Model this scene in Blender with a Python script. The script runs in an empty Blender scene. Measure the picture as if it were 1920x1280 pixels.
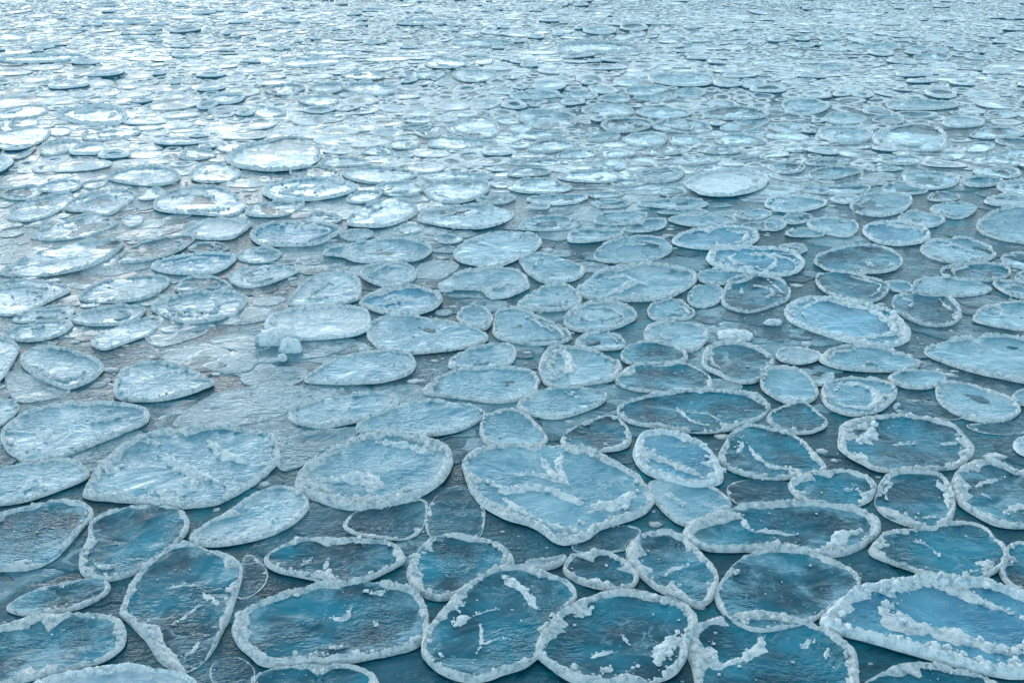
import bpy, math, random
import numpy as np
from mathutils import Vector, Matrix
R = math.radians
C = bpy.context.scene.collection
sc = bpy.context.scene
#@CAMERA
W0, H0, FPX = 1920.0, 1280.0, 1900.0
CAMZ, DEP = 4.0, R(24.3)
cam = bpy.data.objects.new('camera', bpy.data.cameras.new('camera')); C.objects.link(cam)
cam.data.sensor_width = 36; cam.data.lens = 36*FPX/W0
cam.data.clip_start = .05; cam.data.clip_end = 20000
cam.location = (0, 0, CAMZ); cam.rotation_euler = (math.pi/2-DEP, 0, 0)
sc.camera = cam
#@LIGHT
SUN_EL, SUN_AZ = R(13), R(-24)          # low behind thin cloud, ahead and to the left
sd = Vector((math.sin(SUN_AZ)*math.cos(SUN_EL), math.cos(SUN_AZ)*math.cos(SUN_EL), math.sin(SUN_EL)))
world = bpy.data.worlds.new('World'); sc.world = world; world.use_nodes = True
nt = world.node_tree; nt.nodes.clear()
def N(t, typ, **kw):
    n = t.nodes.new(typ)
    for k, v in kw.items():
        if k.startswith('i_'): n.inputs[k[2:].replace('_', ' ')].default_value = v
        else: setattr(n, k, v)
    return n
def L(t, a, b): t.links.new(a, b)
def mathn(t, op, a, b=None, c=None, clamp=False):
    n = t.nodes.new('ShaderNodeMath'); n.operation = op; n.use_clamp = clamp
    for i, v in enumerate((a, b, c)):
        if v is None: continue
        if isinstance(v, (int, float)): n.inputs[i].default_value = v
        else: t.links.new(v, n.inputs[i])
    return n.outputs[0]
def mixc(t, f, a, b, mode='MIX'):
    n = t.nodes.new('ShaderNodeMix'); n.data_type = 'RGBA'; n.blend_type = mode
    for s, v in ((n.inputs[0], f), (n.inputs[6], a), (n.inputs[7], b)):
        if isinstance(v, (int, float)): s.default_value = v
        elif isinstance(v, tuple): s.default_value = (*v, 1) if len(v) == 3 else v
        else: t.links.new(v, s)
    return n.outputs[2]
def ramp(t, f, lo, hi):
    n = t.nodes.new('ShaderNodeMapRange'); n.interpolation_type = 'SMOOTHSTEP'
    t.links.new(f, n.inputs[0]); n.inputs[1].default_value = lo; n.inputs[2].default_value = hi
    return n.outputs[0]
sky = N(nt, 'ShaderNodeTexSky', sky_type='NISHITA', sun_disc=False, sun_elevation=SUN_EL, sun_rotation=SUN_AZ, altitude=0, dust_density=.3, ozone_density=4.0)
skyc = mixc(nt, 1.0, sky.outputs[0], (.85, 1.0, 1.10), 'MULTIPLY')
tc = N(nt, 'ShaderNodeTexCoord')
dot = N(nt, 'ShaderNodeVectorMath', operation='DOT_PRODUCT'); L(nt, tc.outputs['Generated'], dot.inputs[0]); dot.inputs[1].default_value = sd
mx = mathn(nt, 'MAXIMUM', dot.outputs['Value'], 0.0)
glow = mathn(nt, 'POWER', mx, 9.0)
glow2 = mathn(nt, 'POWER', mx, 28.0)
ga = mathn(nt, 'MULTIPLY', glow, 5.5); gb = mathn(nt, 'MULTIPLY', glow2, 9.0)
# thin broken cloud in front of the glow
mp = N(nt, 'ShaderNodeMapping'); mp.inputs['Scale'].default_value = (1.5, 1.5, 6.0); L(nt, tc.outputs['Generated'], mp.inputs[0])
cl = N(nt, 'ShaderNodeTexNoise', i_Scale=2.2, i_Detail=6.0, i_Roughness=.55); L(nt, mp.outputs[0], cl.inputs['Vector'])
cm = ramp(nt, cl.outputs[0], .3, .72)
gm = mathn(nt, 'ADD', mathn(nt, 'MULTIPLY', cm, .9), .45)
gcol = mixc(nt, 1.0, mixc(nt, 1.0, (.94, .98, 1.0), mathn(nt, 'MULTIPLY', ga, gm), 'MULTIPLY'), mixc(nt, 1.0, (1.0, .80, .68), mathn(nt, 'MULTIPLY', gb, gm), 'MULTIPLY'), 'ADD')
cloudc = mixc(nt, cm, (2.2, 5.0, 6.5), (6.9, 8.8, 9.7))
sep = N(nt, 'ShaderNodeSeparateXYZ'); L(nt, tc.outputs['Generated'], sep.inputs[0])
grad = mathn(nt, 'ADD', mathn(nt, 'MULTIPLY', mathn(nt, 'POWER', mathn(nt, 'SUBTRACT', 1.0, mathn(nt, 'ABSOLUTE', sep.outputs['Z'])), 2.6), 1.6), .20)
cloudc = mixc(nt, 1.0, cloudc, grad, 'MULTIPLY')
cloudc = mixc(nt, ramp(nt, sep.outputs['Z'], .25, .75), cloudc, mixc(nt, 1.0, cloudc, (.74, .97, 1.04), 'MULTIPLY'))
base = mixc(nt, .94, skyc, cloudc)
tot = mixc(nt, 1.0, base, gcol, 'ADD')
bg = N(nt, 'ShaderNodeBackground'); bg.inputs['Strength'].default_value = 0.10
L(nt, tot, bg.inputs['Color'])
wo = N(nt, 'ShaderNodeOutputWorld'); L(nt, bg.outputs[0], wo.inputs[0])
sl = bpy.data.lights.new('sun', 'SUN'); sl.energy = 0.5; sl.angle = R(140); sl.color = (.96, .98, 1)
so = bpy.data.objects.new('sun', sl); C.objects.link(so); so.rotation_euler = (-sd).to_track_quat('-Z', 'Y').to_euler()
sc.view_settings.view_transform = 'Standard'; sc.view_settings.look = 'None'; sc.view_settings.gamma = 1
sc.view_settings.exposure = 1.2

# Outlines of the floes that show largest: (style, outline in photo pixels at 1920 wide, short reference, full label)
# style: first letter n = rimmed plate, s = sunken plate, w = snow covered, b = bright raised double rim;  digit = strength of the rim
FL = [
('n6',[0,1175,60,1157,110,1150,200,1155,228,1172,232,1195,222,1215,190,1237,100,1258,30,1277,-20,1290,-60,1270,-70,1220,-40,1185],'dark floe in bottom-left corner','dark blue floe in the bottom-left corner with white rim along its front'),
('n5',[15,1138,28,1125,60,1108,120,1092,185,1085,203,1095,200,1108,170,1128,130,1142,70,1150,35,1148],'slim tongue-shaped floe','slim tongue-shaped floe with sandy white front rim, behind the bottom-left corner floe'),
('n6',[345,1020,400,1035,440,1048,454,1065,447,1095,435,1130,417,1180,397,1218,368,1248,340,1258,300,1238,278,1200,252,1172,231,1150,235,1130,245,1100,262,1078,300,1042],'upright kite-shaped floe','clear blue kite-shaped floe standing taller than wide with forked snow veins'),
('n4',[175,975,215,958,270,950,330,955,352,975,345,1000,318,1025,285,1055,245,1075,200,1085,160,1075,152,1050,165,1010],'smooth grey-blue corner floe','smooth grey-blue floe with thick front lip, left of the kite-shaped floe\'s top'),
('n5',[0,1065,60,1063,100,1045,125,1020,150,990,172,968,160,945,100,940,40,955,-30,975,-60,1010,-50,1050],'rumpled floe on left edge','rumpled grey floe cut by the left edge with snowy front lip'),
('w7',[110,1266,180,1252,250,1247,300,1257,345,1265,370,1287,340,1330,200,1345,80,1315,60,1284],'snow-crusted bottom-edge floe','snow-crusted crumbly floe cut off by the bottom edge near the left corner'),
('s2',[400,1245,425,1232,455,1236,474,1255,470,1280,440,1292,408,1285,396,1265],'','sunken dark disc with a pale blotch, right of the snow-crusted bottom-edge floe'),
('n6',[498,1050,520,1030,560,1012,600,1008,640,1010,690,1012,735,1022,757,1040,750,1055,710,1075,665,1092,640,1093,600,1085,530,1070],'dark-hearted oval floe','dark-hearted wide oval floe with sandy rim, behind the large bread-loaf floe'),
('n8',[438,1175,455,1150,500,1128,560,1108,600,1100,700,1092,760,1105,785,1120,800,1155,803,1185,790,1205,740,1222,650,1238,530,1245,490,1240,462,1215,440,1195],'large bread-loaf floe','large clear blue floe shaped like a bread loaf with crumbly white rim'),
('n7',[765,1070,775,1045,800,1015,840,1003,890,1008,925,1015,955,1035,962,1060,930,1078,880,1102,840,1120,805,1120,780,1100,768,1085],'half-hidden arched floe','blue floe with arched white back rim, half hidden behind the deep blue round floe'),
('n7',[795,1190,820,1155,850,1120,890,1090,935,1068,975,1062,1020,1075,1060,1092,1077,1110,1066,1130,1040,1152,1024,1175,1012,1215,985,1240,940,1255,890,1268,850,1260,815,1240,795,1215],'cracked deep blue round floe','deep blue round floe with snow cracks across it and arched white rim'),
('n5',[475,1282,500,1260,545,1252,600,1248,670,1252,705,1275,700,1310,600,1330,500,1310],'','dark floe at the bottom edge in front of the bread-loaf floe'),
('n8',[1008,1215,1018,1190,1045,1155,1075,1132,1120,1118,1180,1110,1230,1118,1280,1135,1303,1155,1300,1175,1290,1200,1275,1240,1258,1262,1220,1275,1150,1280,1090,1275,1040,1250,1015,1230],'darkest blue bowl floe','darkest blue bowl-like floe with a pale slab of snow at its right side'),
('n7',[1060,1060,1075,1042,1115,1033,1140,1035,1170,1050,1193,1070,1190,1092,1165,1103,1130,1100,1090,1090,1065,1075],'small egg-shaped floe','small egg-shaped floe with even rim between two larger rimmed floes'),
('n8',[1177,1030,1190,1010,1220,1000,1255,997,1290,1012,1315,1040,1335,1060,1345,1080,1340,1105,1325,1128,1305,1132,1270,1120,1230,1100,1200,1075,1182,1055],'slanting pear-shaped floe','slanting pear-shaped floe with even white rim and hook of snow inside'),
('w5',[985,1055,1000,1050,1040,1047,1060,1038,1056,1052,1035,1062,1005,1065],'','thin crescent of white ice poking out in front of the heart-shaped floe\'s tip'),
('n4',[1355,1090,1375,1060,1410,1040,1460,1033,1520,1038,1570,1055,1600,1075,1608,1095,1595,1115,1570,1130,1540,1150,1490,1170,1430,1178,1380,1165,1348,1130,1345,1110],'dim awash floe','dim teal floe lying awash with rim showing only along its back'),
('n7',[1293,1190,1330,1165,1380,1152,1440,1150,1500,1165,1560,1190,1595,1215,1603,1250,1600,1300,1550,1330,1400,1340,1325,1320,1305,1260,1295,1215],'mottled bottom-edge floe','broad mottled blue floe cut by the bottom edge with white rim on its back'),
('b9',[1540,1165,1560,1140,1600,1110,1660,1092,1740,1083,1820,1090,1900,1110,1960,1140,1990,1190,1980,1240,1920,1262,1860,1260,1780,1240,1700,1216,1620,1194,1560,1180],'largest double-ringed floe','largest floe, at bottom right, with two long snow ridges ringing its blue middle'),
('n6',[1615,1288,1650,1264,1700,1244,1760,1249,1830,1266,1870,1282,1880,1320,1750,1340,1640,1320],'','floe with angular rim peeping in at the bottom edge below the largest double-ringed floe'),
('n7',[1632,1030,1650,1010,1680,995,1740,990,1800,980,1840,985,1865,1010,1883,1030,1880,1055,1850,1075,1800,1085,1750,1078,1690,1058,1645,1042],'leaf-shaped streaked floe','leaf-shaped streaked floe with thick front rim behind the largest double-ringed floe'),
('n8',[1877,1070,1882,1040,1900,1020,1940,1015,1975,1030,1985,1070,1960,1100,1920,1108,1890,1090],'','round floe with thick crumbly left rim, cut by the right edge'),
('n8',[1787,905,1800,880,1830,865,1870,870,1920,890,1990,910,2020,940,1990,975,1920,985,1870,982,1825,960,1795,935],'crumbly-walled right-edge floe','large floe at the right edge with crumbly white wall and forked inner ridge'),
('n7',[1642,940,1655,900,1680,887,1730,885,1765,892,1785,920,1788,955,1775,978,1735,988,1690,978,1655,960],'plain blue rounded-square floe','plain deep blue rounded-square floe with crumbly rims left and right'),
('n6',[1482,905,1500,890,1550,884,1600,885,1630,898,1641,912,1630,935,1590,950,1550,948,1510,938,1488,922],'oval floe with tiny ring','oval floe with a tiny pale ring marked on its middle'),
('n8',[1283,995,1310,975,1360,957,1420,947,1500,945,1570,950,1620,960,1645,980,1640,1000,1610,1025,1560,1040,1500,1038,1400,1030,1340,1032,1300,1015],'long floe with upright shard','long wide floe with an upright white shard and stepped snow at its right'),
('n7',[1575,820,1585,795,1620,785,1680,778,1740,785,1790,800,1815,825,1822,840,1805,865,1780,877,1700,880,1650,880,1610,862,1580,845],'big floe with rubble left','big oval floe with white rubble heaped at its left end'),
('n8',[1541,735,1550,720,1590,710,1640,712,1670,722,1679,735,1665,757,1640,772,1600,776,1565,768,1545,752],'small nest-like ringed floe','small nest-like floe with a rough double ring of snow'),
('n7',[1757,730,1765,718,1800,717,1850,730,1890,745,1910,765,1895,782,1860,788,1820,785,1780,768,1762,750],'boot-shaped floe','boot-shaped blue floe with chunky left rim near the right edge'),
('n5',[1668,705,1690,697,1720,694,1765,700,1770,715,1740,726,1705,726,1680,718],'',''),
('n7',[1428,705,1440,692,1475,687,1510,700,1530,725,1533,738,1515,752,1480,755,1450,742,1430,725],'plain floe with chunky rim','small plain floe with chunky white rim on its right and front left'),
('w5',[1512,704,1530,712,1545,702,1560,698,1563,708,1550,719,1532,721,1516,714],'','little snowy crescent between the plain chunky-rimmed floe and the nest-like ringed floe'),
('n5',[1440,782,1465,765,1500,755,1520,763,1545,785,1547,797,1525,808,1490,811,1455,800],'',''),
('n6',[1350,860,1358,835,1375,812,1400,798,1430,802,1480,815,1510,835,1540,865,1547,880,1510,890,1460,895,1410,892,1370,880],'triangular rippled floe','triangular rippled floe with crumbly left corner and straight white front'),
('b8',[1190,845,1200,820,1235,808,1280,818,1320,835,1345,865,1355,888,1340,905,1300,908,1255,900,1215,885,1195,865],'slipper-shaped floe','slipper-shaped floe with one long snow bar lying down its middle'),
('n5',[1218,905,1240,898,1300,902,1340,915,1365,935,1368,948,1345,970,1305,984,1270,975,1240,950,1222,925],'bowl-like tilted floe','smooth bowl-like floe touching the right corner of the heart-shaped floe'),
('n9',[873,870,885,850,920,838,980,835,1060,836,1110,845,1150,865,1190,890,1215,918,1220,935,1210,955,1180,970,1130,985,1090,1010,1060,1018,1040,1012,1000,985,940,965,895,930,880,900],'heart-shaped floe','large heart-shaped floe with broad white rim and crumbled ridges across it'),
('n9',[555,915,570,880,620,845,660,825,720,812,780,818,825,832,842,850,840,875,820,905,780,930,730,945,680,952,620,945,575,928],'pale dish-like floe','large pale dish-like floe with broken blue ice inside its back rim'),
('s5',[645,985,655,970,680,955,740,945,790,935,800,950,795,975,780,1000,750,1010,700,1005,660,998],'','dim half-drowned floe with white front lip, directly below the pale dish-like floe'),
('s3',[800,975,808,945,830,920,860,912,890,925,905,950,905,985,895,1005,850,1010,810,1005],'','rimless bluish drowned floe between the pale dish-like and heart-shaped floes'),
('n5',[360,1000,400,975,440,950,480,925,520,912,555,918,575,938,565,965,530,990,480,1008,430,1018,385,1020,362,1012],'smooth grey wedge floe','smooth grey wedge-shaped floe at the lower left of the pale dish-like floe'),
('n8',[160,930,170,900,190,870,240,835,310,810,400,803,460,808,505,815,518,845,515,870,490,895,440,925,395,945,330,947,260,940,200,935],'rubble-strewn large floe','large floe strewn with white slabs and rubble, left of the pale dish-like floe'),
('n7',[8,825,10,800,45,775,110,758,190,755,250,760,275,770,272,790,240,805,200,822,140,845,90,862,55,865,25,850],'long snowy-nosed floe','long floe near the left edge with snowy nose and blue-shadowed back rim'),
('n5',[0,942,50,935,110,915,155,898,165,885,130,862,60,868,0,880,-50,900,-40,935],'','low grey floe at the left edge in front of the long snowy-nosed floe'),
('s4',[520,865,522,830,560,815,620,805,668,802,660,820,620,840,580,865,535,880],'','wedge of grooved grey ice tucked behind the pale dish-like floe\'s left shoulder'),
('n6',[542,775,560,762,610,748,670,740,720,738,745,748,735,765,700,780,650,793,600,800,555,792],'',''),
('n6',[670,800,690,785,740,762,790,752,850,755,890,765,905,775,900,785,860,805,800,815,730,812,680,810],'grey floe behind the dish','smooth grey floe with speckled front, directly behind the pale dish-like floe'),
('n6',[903,800,910,780,950,768,985,778,1010,800,1025,820,1015,832,970,837,920,833,905,818],'',''),
('n7',[972,762,985,745,1020,730,1060,728,1110,732,1135,740,1120,758,1085,772,1045,782,1005,778],'',''),
('n7',[1053,825,1080,800,1120,785,1145,780,1170,795,1182,820,1170,838,1130,844,1080,838],'','fan-shaped grey floe with crumbly right rim, just behind the heart-shaped floe'),
('n7',[1163,770,1180,755,1230,742,1290,735,1350,735,1410,740,1438,755,1435,772,1410,790,1370,803,1320,809,1260,805,1200,795,1170,783],'wide rippled oval floe','wide rippled oval floe with dark back edge, right of centre'),
('n5',[1157,710,1175,690,1220,680,1280,682,1320,700,1333,715,1320,730,1260,733,1200,732,1165,722],'',''),
('n6',[1165,665,1180,648,1215,641,1260,648,1287,665,1275,680,1230,685,1180,680],'','small vivid blue floe half covered by the rippled floe in front of it'),
('n8',[1013,680,1025,655,1050,648,1100,655,1140,670,1163,685,1150,710,1110,718,1060,725,1030,722,1015,705],'lumpy-horned floe','floe with a lumpy horn of snow at its back left, near photo centre'),
('n6',[797,730,830,705,880,692,940,690,990,695,1007,710,1000,735,970,750,920,753,860,745,810,740],'',''),
('n5',[843,685,850,670,880,655,930,643,962,650,965,665,950,685,900,691,860,690],'',''),
('n6',[572,712,600,690,640,670,700,660,750,660,773,675,772,695,745,708,700,716,640,718,590,716],'half-moon grey floe','half-moon grey floe with blue-shadowed back edge, in front of the white ice blocks'),
('n5',[690,620,705,600,750,592,820,600,875,612,912,630,905,642,870,652,800,660,745,662,710,650],'broad pebbly floe','broad pebbly floe with one smooth clear spot at its left end'),
('w6',[497,605,520,588,570,578,630,575,680,580,692,600,690,615,660,628,600,634,540,636,505,622],'pale thick slab','pale thick slab dusted with snow, beside the white ice blocks'),
('b7',[674,567,690,555,720,543,770,538,815,548,828,558,815,575,780,588,740,590,700,580],'','oval floe with blue groove inside, just behind the broad pebbly floe'),
('n7',[543,565,560,540,590,518,640,510,670,520,675,545,668,562,630,570,580,575,555,573],'sail-shaped floe','sail-shaped floe with blue back shadow, behind the pale thick slab'),
('n5',[677,515,690,500,735,493,770,500,779,515,765,530,725,537,695,528],'',''),
('s4',[782,520,785,500,815,488,850,492,858,500,840,515,825,522,790,522],'',''),
('n7',[822,537,845,520,885,505,930,503,970,510,992,535,970,548,945,557,915,558,905,545,870,542,835,542],'notched pale floe','pale snow-dusted floe with a notch in its front edge'),
('n6',[858,590,870,578,900,576,920,590,922,605,905,618,880,612,862,600],'',''),
('n7',[970,573,985,558,1020,538,1055,533,1085,550,1087,568,1060,580,1020,582,985,580],'',''),
('n6',[927,610,935,585,970,580,1010,595,1050,615,1070,630,1055,642,1010,645,960,640,930,630],'',''),
('n7',[1060,605,1070,583,1110,567,1160,570,1190,588,1185,600,1150,615,1110,621,1075,617],'striped round floe','round floe with wavy snow stripe, just below the large snow-drifted floe'),
('n6',[1080,640,1095,628,1130,623,1160,632,1172,645,1160,654,1120,655,1090,650],'',''),
('n7',[1082,545,1110,520,1150,502,1220,497,1280,505,1302,515,1300,530,1275,548,1235,560,1180,563,1120,562,1090,555],'large snow-drifted floe','large oval floe with a white snow drift curling across its left half'),
('n6',[1216,580,1230,568,1265,562,1290,575,1302,588,1285,598,1240,601,1220,594],'',''),
('n6',[1210,620,1225,607,1275,603,1315,612,1328,625,1318,645,1295,657,1255,648,1215,638],'',''),
('n7',[1318,675,1325,655,1355,643,1400,648,1430,660,1450,675,1440,695,1415,715,1380,715,1345,700,1325,690],'',''),
('n5',[1290,555,1300,540,1330,533,1352,540,1357,555,1340,570,1315,576,1295,570],'',''),
('n7',[1353,565,1362,540,1370,525,1420,517,1460,525,1480,545,1475,562,1440,577,1405,586,1375,580],'','blue floe with straight snow line across, left of bright double-rimmed floe'),
('n6',[1308,520,1320,507,1350,503,1400,505,1418,512,1400,525,1365,532,1325,530],'',''),
('b8',[1327,480,1345,468,1400,465,1460,468,1500,482,1507,495,1490,510,1450,517,1400,510,1350,500,1330,490],'bright trough-shaped floe','bright raised floe like a trough with a blue hollow and snowy walls'),
('n7',[1530,522,1540,513,1590,512,1640,525,1665,535,1655,555,1630,566,1590,562,1555,550,1535,535],'',''),
('n6',[1662,530,1680,527,1705,532,1712,542,1695,547,1672,543],'',''),
('n5',[1712,545,1720,525,1750,520,1820,525,1855,538,1850,548,1810,555,1760,555,1730,552],'',''),
('n7',[1766,510,1780,500,1830,495,1880,500,1893,512,1875,524,1830,527,1785,523],'',''),
('n6',[1863,530,1880,527,1930,530,1960,545,1940,560,1905,556,1880,545],'',''),
('n7',[1675,563,1690,553,1740,550,1780,560,1800,585,1795,600,1770,610,1730,608,1690,590,1677,575],'',''),
('n7',[1827,597,1845,575,1880,568,1930,567,1970,585,1960,610,1920,618,1870,612,1835,604],'',''),
('b9',[1473,590,1485,568,1530,558,1600,565,1660,580,1695,605,1703,625,1690,643,1650,650,1600,642,1540,625,1490,605],'bright double-rimmed floe','bright pale blue floe with a snowy inner ring inside its outer rim'),
('n5',[1537,672,1560,655,1600,650,1650,652,1700,668,1724,680,1700,692,1640,695,1580,690,1545,680],'long lens-shaped floe','long lens-shaped flat floe in front of the bright double-rimmed floe'),
('n7',[1737,660,1760,645,1810,635,1870,632,1930,640,1985,665,1990,695,1940,716,1880,708,1820,695,1760,675],'wide arrow-nosed floe','wide floe pointing left like an arrow, cut by the right edge'),
('w4',[1457,668,1465,655,1500,653,1540,665,1520,678,1480,680],'',''),
('n6',[1530,488,1545,475,1600,462,1650,463,1685,478,1688,495,1665,508,1610,512,1560,508,1535,497],'floe with two snow lumps','wide oval floe with two snow lumps at its front right'),
('n7',[1727,468,1745,453,1800,447,1850,460,1865,478,1850,488,1800,493,1750,485],'',''),
('n7',[1832,425,1850,405,1890,392,1940,390,1980,405,1985,440,1940,457,1890,453,1845,440],'big right-edge oval floe','big oval floe with knobbly left rim, cut by the right edge'),
('b8',[1620,435,1635,420,1690,417,1730,425,1743,440,1735,452,1690,459,1645,454],'thick-walled white bowl','thick-walled white bowl of ice with a blue streak inside'),
('n6',[1685,412,1695,400,1730,398,1765,408,1768,416,1740,426,1700,422],'',''),
('n5',[1745,392,1760,383,1800,380,1830,387,1820,402,1795,410,1760,402],'',''),
('n7',[1595,387,1610,370,1650,362,1700,368,1708,380,1690,397,1650,406,1610,401],'',''),
('n5',[1515,418,1540,410,1590,412,1608,425,1598,440,1575,443,1530,432],'',''),
('b7',[1436,383,1450,370,1500,368,1540,375,1548,382,1520,392,1480,397,1445,390],'','bright little ring-rimmed floe far right of the broad smooth snow plate'),
('b7',[1262,455,1275,440,1310,430,1360,425,1410,430,1420,445,1400,460,1340,467,1290,463],'blue-hollowed floe','oval floe with a blue hollow under a snow bank, behind the bright trough-shaped floe'),
('n5',[1255,413,1275,405,1330,404,1370,405,1380,415,1360,422,1300,424],'',''),
('n5',[1120,470,1150,450,1200,443,1240,450,1258,460,1252,475,1220,488,1170,492,1120,488],'',''),
('n6',[1066,445,1075,433,1110,430,1150,432,1168,433,1155,445,1110,453,1070,453],'',''),
('n6',[1170,430,1185,420,1215,412,1245,412,1245,425,1220,433,1185,435],'',''),
('n6',[1116,415,1130,400,1180,397,1213,402,1200,413,1170,421,1130,420],'',''),
('n6',[973,427,990,412,1030,405,1070,408,1088,415,1075,427,1030,432,990,431],'lone smooth-water oval','oval floe standing alone in smooth slush, a little above the photo centre'),
('n5',[853,475,870,455,910,440,970,435,1010,445,1013,455,1000,470,970,485,930,500,890,497,860,488],'broad blue-streaked floe','broad blue-streaked floe just above the photo centre'),
('n5',[975,485,990,475,1030,478,1080,495,1098,505,1085,520,1050,530,1015,528,985,505],'',''),
('w6',[1285,345,1310,330,1360,320,1410,322,1440,335,1420,355,1370,366,1320,365,1300,355],'broad smooth snow plate','broad smooth snow-white plate in the middle distance, right of centre'),
('n6',[606,477,640,460,700,450,770,450,806,465,800,478,770,490,720,493,670,490,640,480],'lens-shaped pale floe','lens-shaped pale floe with dark front line, in smooth bright slush left of centre'),
('b7',[470,440,490,425,540,418,600,420,638,430,620,445,590,458,530,460,490,458],'blue-backed bowl floe','bowl-shaped floe with vivid blue inner back wall, left of centre'),
('n5',[652,420,665,400,700,380,740,372,775,382,780,398,760,412,720,425,680,425],'',''),
('n5',[785,412,800,398,850,387,900,385,945,392,960,405,940,418,900,428,850,426,800,418],'',''),
('n6',[797,360,810,345,850,338,900,340,917,350,900,368,860,380,820,376],'clam-shaped floe','clam-shaped floe with parallel grooves and dark front line'),
('b6',[493,360,510,347,560,337,620,335,660,345,665,355,630,368,570,376,520,373],'ridged blue-white floe','ridged blue-white oval floe left of centre in the middle distance'),
('n5',[705,352,730,343,770,343,793,355,770,366,730,366],'',''),
('n5',[650,376,665,362,690,359,714,363,700,376,675,381],'',''),
('n5',[576,412,590,400,615,399,640,408,628,418,596,419],'',''),
('n5',[470,404,462,395,490,382,540,376,570,378,555,395,520,406],'',''),
('n6',[290,390,300,370,330,355,380,348,430,358,455,380,458,390,430,405,380,402,320,398],'snow-clotted humped floe','snow-clotted humped floe in the left middle distance'),
('n5',[122,392,150,370,190,357,235,358,255,365,240,380,205,402,170,398],'',''),
('n5',[15,408,30,388,70,372,120,362,138,372,120,390,90,405,50,414],'tilted dark leaf floe','dark leaf-shaped floe tilted up to the right, by the left edge'),
('n6',[57,445,75,430,120,412,170,403,215,415,217,422,180,438,130,448,90,450],'',''),
('n7',[0,515,20,500,60,480,110,462,180,453,225,452,225,465,190,490,150,505,80,517,30,518],'long snowy left-edge floe','long snowy floe reaching in from the left edge above warm bright slush'),
('n5',[218,490,235,475,270,455,320,445,355,443,362,450,335,470,290,485,240,493],'',''),
('b6',[285,500,300,490,350,480,400,476,437,480,435,492,405,510,370,514,310,510],'','oval floe with bright glassy middle and round left knob, in bright slush at left'),
('n5',[430,520,450,505,500,497,540,500,558,508,530,522,490,535,450,537],'mirror-bright floe','mirror-bright floe with a thin grey rim, left of centre'),
('n6',[-10,585,-30,560,0,530,50,525,110,533,130,545,100,560,70,575,30,590],'',''),
('n6',[150,560,160,545,200,528,260,520,305,520,317,528,300,545,270,560,220,566,170,565],'thick-rimmed shining floe','thick grey-rimmed floe with shining white middle, near the left edge'),
('n5',[330,543,345,525,385,517,420,528,433,540,400,546,360,548],'',''),
('n7',[285,580,300,565,350,552,420,547,460,558,455,575,435,590,390,602,350,605,310,593],'big shining left floe','big oval floe with broken snow and shining patches, left of the white ice blocks'),
('n5',[25,600,50,585,90,574,130,573,137,585,110,598,60,604],'',''),
('n5',[130,598,160,585,210,575,255,575,272,582,255,597,220,608,160,608],'',''),
('n5',[5,628,30,615,80,603,125,600,135,610,115,625,75,637,30,637],'',''),
('n5',[170,640,190,625,240,605,290,595,300,605,280,625,240,640,200,654,180,650],'slanting oblong floe','slanting oblong floe with dark front line, near the left edge'),
('n7',[40,675,55,655,90,650,140,660,180,675,193,688,180,705,150,722,125,727,90,715,55,695],'shield-shaped grey floe','shield-shaped grey floe with thick snowy front-left rim, near the left edge'),
('n6',[-40,700,-60,660,-20,635,20,640,33,655,22,680,5,705,-15,720],'',''),
('n5',[218,740,225,700,250,685,300,680,350,690,398,715,385,725,350,738,300,748,250,750],'shark-nosed grey floe','shark-nosed grey floe pointing right, right of the shield-shaped floe'),
('s3',[328,795,360,765,400,740,450,728,520,722,570,728,583,740,570,755,530,775,480,790,420,800,360,800],'','broad low rippled floe with hardly any rim, behind the rubble-strewn large floe'),
('w4',[345,437,355,420,390,412,450,413,467,420,455,435,430,447,380,447],'',''),
('n4',[229,415,238,404,255,402,269,408,262,421,243,425],'',''),
('n4',[353,465,375,456,405,455,428,463,410,472,375,472],'',''),
('n4',[443,480,465,467,500,465,527,476,505,490,465,491],'',''),
('n5',[-30,790,-40,760,-10,748,25,752,33,765,20,782,0,795],'',''),
('s3',[12,700,40,698,90,715,130,730,110,742,60,752,25,745],'',''),
('s2',[1375,905,1420,898,1475,905,1488,925,1470,948,1420,952,1380,940,1365,922],'','sunken pale plate between the triangular rippled floe and the long floe with upright shard'),
('s4',[1677,765,1690,752,1740,752,1790,768,1800,783,1750,785,1700,778],'',''),
('n7',[1900,742,1912,733,1940,732,1955,745,1940,757,1912,756],'',''),
('w5',[1903,828,1915,818,1940,820,1950,835,1940,852,1918,850,1905,840],'','small snow-white floe just entering at the right edge above the crumbly-walled floe'),
('s3',[1815,795,1860,792,1910,790,1930,802,1910,812,1860,812,1828,806],'',''),
('s2',[1085,1005,1130,990,1180,985,1200,998,1172,1018,1168,1030,1110,1035,1075,1028],'','sunken grey plate between the heart-shaped floe and the pear-shaped floe'),
('s3',[455,705,500,690,550,688,575,695,560,715,520,722,470,722],'',''),
('s3',[275,628,320,615,370,610,385,622,340,640,295,648],'',''),
('s3',[460,1040,485,1050,500,1075,490,1100,460,1120,440,1110,450,1080],'',''),
('w4',[560,1262,590,1255,600,1262,585,1272,565,1272],'','',),
]
FL[-1]=None
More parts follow.
